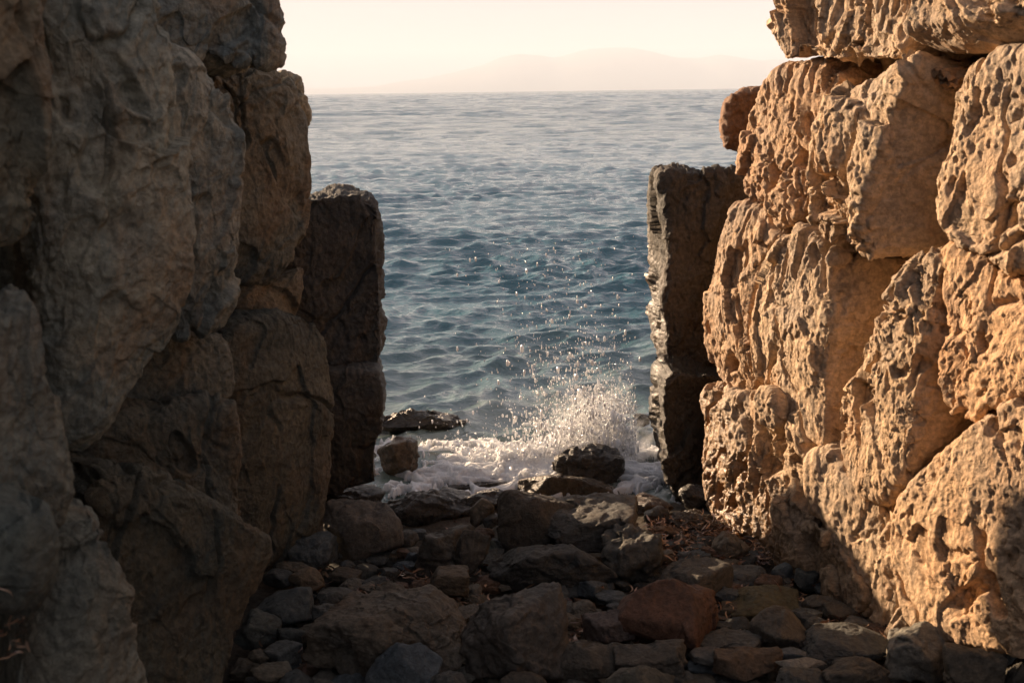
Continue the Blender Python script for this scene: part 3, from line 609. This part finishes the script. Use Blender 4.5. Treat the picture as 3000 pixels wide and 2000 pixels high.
st('small angular blue-grey stone in the shadow of the stepped block', (1863, 1326, 1932, 1370), tint=(0.75, 0.85, 0.9))
st('rough brown stone against the shadowed foot of the sunny wall', (1843, 1364, 1966, 1430), tint=(0.78, 0.68, 0.56), short='the rough brown stone')
st('brown-grey rock rising to a ridge, in front of the mossy one', (1722, 1388, 1866, 1496), z=0.03, tint=(0.9, 0.78, 0.64), planes=9, short='the brown-grey ridge rock')
st('large dark grey rock with blue-grey flank near the sunny wall', (1838, 1428, 2042, 1528), z=0.03, tint=(0.78, 0.8, 0.78), planes=10, short='the large dark grey rock')
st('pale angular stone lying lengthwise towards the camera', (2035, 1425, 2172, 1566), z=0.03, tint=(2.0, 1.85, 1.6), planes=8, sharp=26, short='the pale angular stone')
st('small pale stone tucked beside the pale angular one', (2036, 1440, 2090, 1492), z=0.05, tint=(1.8, 1.75, 1.65))
st('flat tan stone at the foot of the sunlit bottom boulder', (2035, 1418, 2130, 1462), z=0.02, tint=(1.0, 0.82, 0.62))
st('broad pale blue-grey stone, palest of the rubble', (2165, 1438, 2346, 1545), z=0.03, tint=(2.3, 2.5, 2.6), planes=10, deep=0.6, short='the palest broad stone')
st('brown block-shaped rock before the palest broad stone', (2168, 1474, 2312, 1640), z=0.06, tint=(1.0, 0.82, 0.62), planes=8, sharp=24)
st('flat grey-brown slab between the rust-red boulder and the ridge rock', (1603, 1440, 1755, 1495), z=0.03, tint=(0.9, 0.88, 0.82), deep=0.6)
st('wide flat brown slab under the square-shouldered boulder', (1262, 1468, 1450, 1562), z=0.03, tint=(0.9, 0.78, 0.64), deep=0.6, planes=9)
st('wide grey-brown slab in front of the rust-red boulder', (1400, 1466, 1575, 1562), z=0.03, tint=(0.88, 0.8, 0.7), deep=0.6, planes=9, short='the wide grey-brown slab')
st('brown rock with a rusty shoulder before the ridge rock', (1640, 1482, 1795, 1558), z=0.04, tint=(1.05, 0.74, 0.52), planes=9)
st('small pale grey stone in front of the flat grey-brown slab', (1583, 1484, 1676, 1528), z=0.05, tint=(1.1, 1.05, 0.98))
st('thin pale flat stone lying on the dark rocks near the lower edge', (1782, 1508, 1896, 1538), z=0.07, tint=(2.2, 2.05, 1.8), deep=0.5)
st('small round blue-grey stone behind the thin pale flat one', (1793, 1485, 1852, 1518), z=0.06, tint=(0.85, 0.95, 1.05))
st('tan flat-topped rock cut by the lower edge of the view', (1388, 1526, 1545, 1620), z=0.06, tint=(1.1, 0.98, 0.78), deep=0.6, planes=8)
st('dark low rock at the lower edge beneath the thin pale stone', (1780, 1530, 1905, 1600), z=0.05, tint=(0.8, 0.78, 0.72))
st('brown humped rock at the lower edge before the large dark grey rock', (1890, 1505, 2040, 1600), z=0.05, tint=(0.85, 0.74, 0.6))
st('grey stone at the lower edge between two big boulders', (985, 1538, 1080, 1610), z=0.05, tint=(0.85, 0.82, 0.76))
st('round brown cobble at the lower edge below the square-shouldered boulder', (1150, 1540, 1262, 1620), z=0.05, tint=(0.8, 0.7, 0.58))
st('dark brown rock in the corner below the sunny wall beside the brown block-shaped one', (2280, 1490, 2440, 1660), z=0.05, tint=(0.8, 0.72, 0.6), planes=9)
# landward of the shaded wall's foot
st('smooth long grey stone with a drooping end near the foot of the shaded wall', (582, 1346, 718, 1434), z=0.03, tint=(0.82, 0.9, 0.92), planes=18, rough=0.5, rot=14, short='the smooth long grey stone')
st('ochre stone with a pale top behind the smooth long grey one', (664, 1300, 745, 1358), z=0.03, tint=(1.25, 0.98, 0.72), short='the ochre stone with a pale top')
st('dark slab leaning on the ochre stone with a pale top', (606, 1304, 676, 1348), z=0.04, tint=(0.68, 0.72, 0.72))
st('thin brown slab behind the dark leaning slab', (636, 1288, 712, 1322), z=0.04, tint=(0.9, 0.78, 0.62), deep=0.5)
st('rounded grey cobble beside the big warm-brown boulder', (718, 1384, 800, 1444), z=0.02, tint=(0.85, 0.88, 0.86), planes=20)
st('pale rounded cobble behind the rounded grey one', (728, 1346, 812, 1388), z=0.02, tint=(0.98, 0.98, 0.94), planes=20)
st('rough grey-green rock against the foot of the shaded wall', (538, 1396, 646, 1492), z=0.02, tint=(0.68, 0.74, 0.7), short='the rough grey-green rock')
st('small rounded brown stone wedged beside the rough grey-green rock', (684, 1430, 748, 1474), z=0.04, tint=(1.0, 0.85, 0.66))
st('dark rounded stone under the rough grey-green rock', (636, 1440, 700, 1486), z=0.03, tint=(0.6, 0.64, 0.62))
st('grey angular stone with a bright corner, below the rough grey-green rock', (606, 1468, 694, 1524), z=0.05, tint=(0.95, 0.98, 0.96), planes=9)
st('pale yellowish stone near the lower edge by the shaded wall', (576, 1516, 668, 1566), z=0.06, tint=(1.3, 1.12, 0.85))
st('small tan stone above the pale yellowish one', (570, 1490, 622, 1520), z=0.06, tint=(1.0, 0.86, 0.66))
st('dark grey cobble at the lower edge beside the pale yellowish stone', (640, 1535, 720, 1600), z=0.06, tint=(0.72, 0.78, 0.8))
st('brownish flat stone behind the pale rounded cobble', (752, 1300, 830, 1340), z=0.01, tint=(0.85, 0.72, 0.58))
st('small dark wedge in the hollow between the brown-grey boulder and the dark angular rock', (905, 1215, 962, 1262), z=0.0, tint=(0.7, 0.62, 0.54))
st('flat dark stone before the brown-grey boulder', (810, 1292, 872, 1332), z=0.0, tint=(0.7, 0.68, 0.62))
st('greenish-grey slab under the litter behind the wide flat dark rock', (1060, 1236, 1150, 1282), z=0.0, tint=(0.6, 0.72, 0.68), deep=0.5)
st('orange-brown slab in the seaweed litter', (1500, 1206, 1570, 1234), z=0.0, tint=(1.3, 0.85, 0.55), deep=0.6)
# pale pebble on the dark rounded stone
st('small cream-coloured upright pebble on the dark rounded stone by the shaded wall', (26, 1172, 56, 1206), tint=(2.0, 1.75, 1.35), depth=1.55, name='pebble', cat='pebble', group=None, planes=20, rough=0.3)
# unseen rock added behind the shaded pier, shaped to cast the slanting wall shadow
def shadow_rock(label, xz, y, thick, seed):
    p = np.array([[x, y, z] for x, z in xz], float); u_, v_, _ = project(p)
    o = block('shadow_rock', list(zip(u_, v_)), ((0, y, 0), (0, -1, 0)), thick, M_PIER, rnd=0.12, bulge=0.02, seed=seed, pits=0.015, n=50, grow=1.0, taper=0.0)
    tag(o, label, 'rock')
shadow_rock('unseen overhanging stone added behind the pier of the shaded wall to cast a shadow', [(-.84, .5), (-.85, .83), (-.98, .97), (-1.21, .73), (-1.6, .62), (-2.0, .6), (-2.0, .42), (-1.4, .45)], 5.6, 0.12, 61)
shadow_rock('unseen low rock added to carry the shadow-casting stone, behind the pier of the shaded wall', [(-1.35, -.3), (-1.4, .42), (-1.7, .5), (-2.3, .5), (-2.5, -.3)], 5.5, 0.7, 62)

# small stones filling the gaps
rs = random.Random(11); boxes = [b for _, b, _ in named]
marks = [(s, b) for s, b, _ in named if s]
used = set(); count = 0; tries = 0
TONES = [('grey', (0.85, 0.88, 0.88)), ('brown', (0.95, 0.8, 0.62)), ('dark', (0.6, 0.62, 0.6)), ('pale', (1.3, 1.2, 1.05)), ('bluish grey', (0.8, 0.92, 1.02)), ('rusty', (1.15, 0.72, 0.5))]
SHP = [('rounded', 18, 16), ('angular', 8, 26), ('angular', 9, 30), ('flat', 9, 24)]
def side_of(b, x, y):
    cx, cy = (b[0] + b[2]) / 2, (b[1] + b[3]) / 2; dx, dy = (x - cx) / (b[2] - b[0]), (y - cy) / (b[3] - b[1])
    if abs(dx) > abs(dy): return 'on the sunny-wall side of' if dx > 0 else 'on the shaded-wall side of'
    return 'just landward of' if dy > 0 else 'just seaward of'
while count < 170 and tries < 9000:
    tries += 1
    y = rs.uniform(1225, 1575); x = rs.uniform(560, 2330)
    # inside the floor
    left = 700 - (y - 1290) * 0.62; right = 1700 + (y - 1225) * 2.1
    if x < left or x > right: continue
    wpx = rs.uniform(26, 78) * (0.7 + (y - 1225) / 600)
    if any((x - (b[0] + b[2]) / 2) ** 2 / ((b[2] - b[0]) * 0.46) ** 2 + (y - (b[1] + b[3]) / 2) ** 2 / ((b[3] - b[1]) * 0.44) ** 2 < 1 for b in boxes): continue
    hpx = wpx * rs.uniform(0.55, 0.8)
    tn, tc_ = rs.choice(TONES); sn, pl, sh = rs.choice(SHP)
    if sn == 'flat': hpx *= 0.75
    near = sorted(marks, key=lambda m: (x - (m[1][0] + m[1][2]) / 2) ** 2 + 2 * (y - (m[1][1] + m[1][3]) / 2) ** 2)
    lab = None
    for m in near[:3]:
        for sz in ((('small', 'little') if wpx < 50 else ('fist-sized', 'middling'))):
            l = f'{sz} {sn} {tn} stone {side_of(m[1], x, y)} {m[0]}'
            if l not in used: lab = l; break
        if lab: break
    if not lab or len(lab.split()) > 16: continue
    used.add(lab)
    box = (x - wpx / 2, y - hpx / 2, x + wpx / 2, y + hpx / 2)
    j = rs.uniform(0.85, 1.15)
    o, c, d = stone('small_stone', box, M_RUBBLE, z=0.0, tint=tuple(t * j for t in tc_), seed=500 + count, planes=pl, sharp=sh, deep=rs.uniform(0.7, 1), rot=rs.uniform(-20, 20), n=13)
    tag(o, lab, 'stone', 'small stones filling the rubble'); boxes.append(box); count += 1

# ------------------------------------------------------------------ dry seaweed litter
def litter(name, label, n, pick, mat, L=(0.02, 0.05), W=0.0035, seed=3, up=0.03):
    rs = np.random.RandomState(seed); Vv, Fv = [], []
    seg = 5
    for i in range(n):
        p = pick(rs)
        if p is None: continue
        l = rs.uniform(*L); a = rs.uniform(0, 6.28); curl = rs.normal() * 2.2; el = rs.normal() * 0.35; wv = W * rs.uniform(0.6, 1.4)
        pts = []; q = np.array([0, 0, 0.0])
        for s in range(seg + 1):
            pts.append(q.copy()); aa = a + curl * s / seg; q = q + l / seg * np.array([math.cos(aa), math.sin(aa), el + rs.normal() * 0.2])
        pts = np.array(pts) + p; z0 = len(Vv)
        tw = rs.uniform(0, 3.14)
        for s in range(seg + 1):
            aa = a + curl * s / seg; t = math.sin(math.pi * (s + 0.4) / (seg + 0.8))
            sd_ = np.array([-math.sin(aa) * math.cos(tw), math.cos(aa) * math.cos(tw), math.sin(tw)]) * wv * t
            Vv += [pts[s] + sd_, pts[s] - sd_]
        Fv += [[z0 + 2 * s, z0 + 2 * s + 1, z0 + 2 * s + 3, z0 + 2 * s + 2] for s in range(seg)]
    return tag(make(name, np.array(Vv), np.array(Fv), mat), label, 'seaweed', kind='stuff')
k = NT('dry_seaweed'); ri = k.n('NewGeometry').outputs['Random Per Island']
k.set(k.b.inputs['Base Color'], k.mix(k.ramp(ri, 0.25, 0.9), (0.10, 0.045, 0.025), (0.42, 0.26, 0.16))); k.b.inputs['Roughness'].default_value = 0.38
M_WEED = k.m
def pick_floor(rs):
    x = rs.uniform(600, 2050); y = rs.uniform(1225, 1560)
    if x < 720 - (y - 1290) * 0.62 or x > 1700 + (y - 1225) * 2.1: return None
    if perlin(np.array([[x / 90.0, y / 60.0, 3.0]]))[0] < 0.05: return None
    P = onz(x, y, 0.0); P[2] = 0.012 + abs(rs.normal()) * 0.018; return P
litter('seaweed_litter', 'dry curled grey-brown seaweed strands caught between the stones', 3200, pick_floor, M_WEED, seed=3)
def pick_sun(rs):
    y = rs.uniform(1205, 1300); x = rs.uniform(1490, 1640 + (y - 1205) * 1.6)
    P = onz(x, y, 0.0)
    if perlin(np.array([[x / 40.0, y / 22.0, 8.0]]))[0] < -0.12 + 0.5 * rs.uniform(-1, 1) * 0.4: return None
    P[2] = 0.008 + abs(rs.normal()) * 0.018; return P
k = NT('red_brown_seaweed'); ri = k.n('NewGeometry').outputs['Random Per Island']
k.set(k.b.inputs['Base Color'], k.mix(k.ramp(ri, 0.1, 0.95), (0.07, 0.03, 0.015), (0.46, 0.27, 0.16))); k.b.inputs['Roughness'].default_value = 0.35
litter('seaweed_litter', 'thick bed of red-brown dry seaweed leaves catching the sun at the foot of the sunny wall', 2600, pick_sun, k.m, L=(0.006, 0.045), W=0.0028, seed=4)
def pick_near(rs):
    P = at(rs.uniform(-10, 60), rs.uniform(1330, 1500), rs.uniform(1.45, 1.6)); return P
litter('seaweed_litter', 'few pale seaweed strands hanging under the dark rounded stone by the shaded wall', 40, pick_near, M_WEED, L=(0.015, 0.04), W=0.0016, seed=6)

# ------------------------------------------------------------------ foam and spray
k = NT('sea_foam')
k.b.inputs['Base Color'].default_value = (0.74, 0.75, 0.75, 1); k.b.inputs['Roughness'].default_value = 0.5
k.b.inputs['Subsurface Weight'].default_value = 0.8; k.b.inputs['Subsurface Scale'].default_value = 0.04; k.b.inputs['Subsurface Radius'].default_value = (1, 1, 1)
tc = k.n('NewGeometry').outputs['Position']
k.set(k.b.inputs['Normal'], k.bump(k.noise(tc, 70.0, 5, 0.7, 0.5), 0.02, 1.0)); M_FOAM = k.m
def foam_patch():
    nx, ny = 760, 640
    xs = np.linspace(-0.85, 0.75, nx); ys = np.linspace(4.35, 6.4, ny); X, Y = np.meshgrid(xs, ys)
    p = np.stack([X.ravel(), Y.ravel(), np.zeros(X.size)], 1)
    W_ = p + np.stack([0.08 * fbm(p * 4, 3), 0.08 * fbm(p * 4 + 9, 3), 0 * p[:, 0]], 1)
    vx, vy, _ = project(p + [0, 0, WZ])
    # where foam lies, in the place's own plan: thickest under the breaking wave, thinning out to both sides
    core = np.exp(-((p[:, 0] - 0.22) / 0.42) ** 2 - ((p[:, 1] - 4.95 + 0.10 * (p[:, 0] - 0.2)) / 0.30) ** 2)
    wing = 0.75 * np.exp(-((p[:, 0] + 0.15) / 0.42) ** 2 - ((p[:, 1] - 4.78) / 0.22) ** 2)
    tail = 0.5 * np.exp(-((p[:, 0] + 0.45) / 0.28) ** 2 - ((p[:, 1] - 5.15) / 0.22) ** 2) + 0.30 * np.exp(-((p[:, 0] - 0.35) / 0.5) ** 2 - ((p[:, 1] - 5.5) / 0.35) ** 2)
    m = core * 1.25 + wing + tail
    f1, f2 = worley(W_ * 11); cells = f2 - f1                        # lace: thin veins round open cells
    lace = 1 - sstep(0.0, 0.42, cells)
    n1 = fbm(W_ * 6, 4, 0.6); n2 = fbm(W_ * 22, 4, 0.6)
    d = 0.80 * m + 0.42 * n1 + 0.52 * lace - 0.80 + 0.16 * n2 - 0.30 * sstep(5.15, 5.45, p[:, 1])
    def puff(sc, sd):
        g1, _ = worley(W_ * sc + sd, sd); return np.sqrt(np.clip(1 - (g1 * 1.25) ** 2, 0, 1))
    froth = 0.55 * puff(8, 1) + 0.25 * puff(19, 2) + 0.07 * puff(44, 3)
    dd = np.clip(d, 0, 0.9)
    h = np.where(d > 0, 0.020 + dd * (0.006 + 0.062 * froth * np.clip(m * 1.7 - 0.35, 0.08, 1)) + 0.003 * n2, 0.020 + d * 0.2)
    p[:, 2] = WZ + 0.004 + h
    fc = grid_faces(ny, nx); dm = d[fc].max(1); fc = fc[dm > -0.12]
    u_, inv = np.unique(fc, return_inverse=True)
    tag(make('sea_foam', p[u_], inv.reshape(-1, 4), M_FOAM), 'white churned foam of the wave breaking among the rocks in the gap', 'foam', kind='stuff')
foam_patch()
k = NT('water_drops'); k.b.inputs['Base Color'].default_value = (0.9, 0.9, 0.9, 1); k.b.inputs['Roughness'].default_value = 0.15; M_DROP = k.m
def spray():
    rs = np.random.RandomState(21)
    # unit blobs: an octahedron split once, round enough at this size
    oc = np.array([[1, 0, 0], [-1, 0, 0], [0, 1, 0], [0, -1, 0], [0, 0, 1], [0, 0, -1]], float)
    tf = [(0, 2, 4), (2, 1, 4), (1, 3, 4), (3, 0, 4), (2, 0, 5), (1, 2, 5), (3, 1, 5), (0, 3, 5)]
    vs = [tuple(v) for v in oc]; mid = {}
    def mp(a, b):
        kx = (min(a, b), max(a, b))
        if kx not in mid:
            v = (np.array(vs[a]) + vs[b]); v /= np.linalg.norm(v); vs.append(tuple(v)); mid[kx] = len(vs) - 1
        return mid[kx]
    fs = []
    for a, b, c in tf:
        ab, bc, ca = mp(a, b), mp(b, c), mp(c, a); fs += [(a, ab, ca), (b, bc, ab), (c, ca, bc), (ab, bc, ca)]
    vs = np.array(vs); fs = np.array(fs); nv = len(vs)
    C, S = [], []
    # dense burst against the pier and over the black rock
    def burst(n, c0, spread, hmax, size, hp):
        for _ in range(n):
            t = rs.uniform(0, 1) ** hp
            r = spread * (0.45 + 0.75 * t)
            p = np.array([c0[0] + rs.normal() * r[0] - 0.10 * t, c0[1] + rs.normal() * r[1], WZ + 0.03 + t * hmax + rs.normal() * 0.02])
            C.append(p); s = size * math.exp(rs.normal() * 0.5) * (1.25 - 0.55 * t); S.append([s * rs.uniform(.7, 1.1), s * rs.uniform(.7, 1.1), s * rs.uniform(1.1, 3.0)])
    burst(2600, (0.50, 4.98), np.array([0.10, 0.10]), 0.34, 0.0027, 1.4)
    burst(1500, (0.30, 5.02), np.array([0.20, 0.12]), 0.22, 0.0026, 1.5)
    burst(700, (0.05, 4.95), np.array([0.26, 0.10]), 0.10, 0.0026, 1.5)
    burst(1100, (0.36, 5.0), np.array([0.17, 0.12]), 0.58, 0.0022, 0.9)
    burst(480, (0.28, 5.0), np.array([0.20, 0.12]), 0.98, 0.0024, 0.75)
    C_, S_ = np.array(C), np.array(S)
    keep = (C_[:, 0] < 0.56) & (C_[:, 2] > WZ); C_, S_ = C_[keep], S_[keep]
    Vv = C_[:, None, :] + vs[None] * S_[:, None, :]
    Fv = fs[None] + (np.arange(len(C_)) * nv)[:, None, None]
    tag(make('sea_spray', Vv.reshape(-1, 3), Fv.reshape(-1, 3), M_DROP), 'burst of sunlit water drops thrown up against the sunny pier', 'spray', kind='stuff')
spray()
def mist():
    k = NT('fine_spray'); k.t.nodes.remove(k.b)
    tc = k.n('TexCoord').outputs['Object']
    pv = k.n('VolumePrincipled'); pv.inputs['Color'].default_value = (0.97, 0.97, 0.97, 1); pv.inputs['Anisotropy'].default_value = 0.2
    ln = k.n('VectorMath', operation='LENGTH'); sc_ = k.scale(tc, (1 / 0.30, 1 / 0.16, 1 / 0.25)); k.set(ln.inputs[0], sc_)
    f = k.ramp(ln.outputs['Value'], 0.25, 1.0, 1.0, 0.0)
    nz = k.ramp(k.noise(k.scale(tc, (1, 1, 0.6)), 17.0, 7, 0.75, 1.2), 0.46, 0.66)
    k.set(pv.inputs['Density'], k.math('MULTIPLY', k.math('MULTIPLY', f, nz), 36.0)); k.t.links.new(pv.outputs[0], k.out.inputs['Volume'])
    u = np.linspace(0, 2 * np.pi, 33)[:-1]; t = np.linspace(0.05, np.pi - 0.05, 17)
    U, T_ = np.meshgrid(u, t); P = np.stack([0.31 * np.sin(T_) * np.cos(U), 0.165 * np.sin(T_) * np.sin(U), 0.31 * np.cos(T_)], -1).reshape(-1, 3)
    i = np.arange(16)[:, None] * 32; j = np.arange(32)[None, :]; j2 = (j + 1) % 32
    fc = np.stack([i + j, i + 32 + j, i + 32 + j2, i + j2], -1).reshape(-1, 4)
    P = np.vstack([P, [[0, 0, 0.31], [0, 0, -0.31]]]); n_ = len(P); jj = np.arange(32)
    tr = np.concatenate([np.stack([np.full(32, n_ - 2), jj, (jj + 1) % 32], 1), np.stack([np.full(32, n_ - 1), 16 * 32 + (jj + 1) % 32, 16 * 32 + jj], 1)])
    o = make('spray_mist', P, fc, k.m, tris=tr); o.location = (0.42, 5.02, 0.04); o.rotation_euler = (0, R(28), 0)
    tag(o, 'thin white mist of the breaking wave against the sunny pier', 'spray', kind='stuff')
mist()
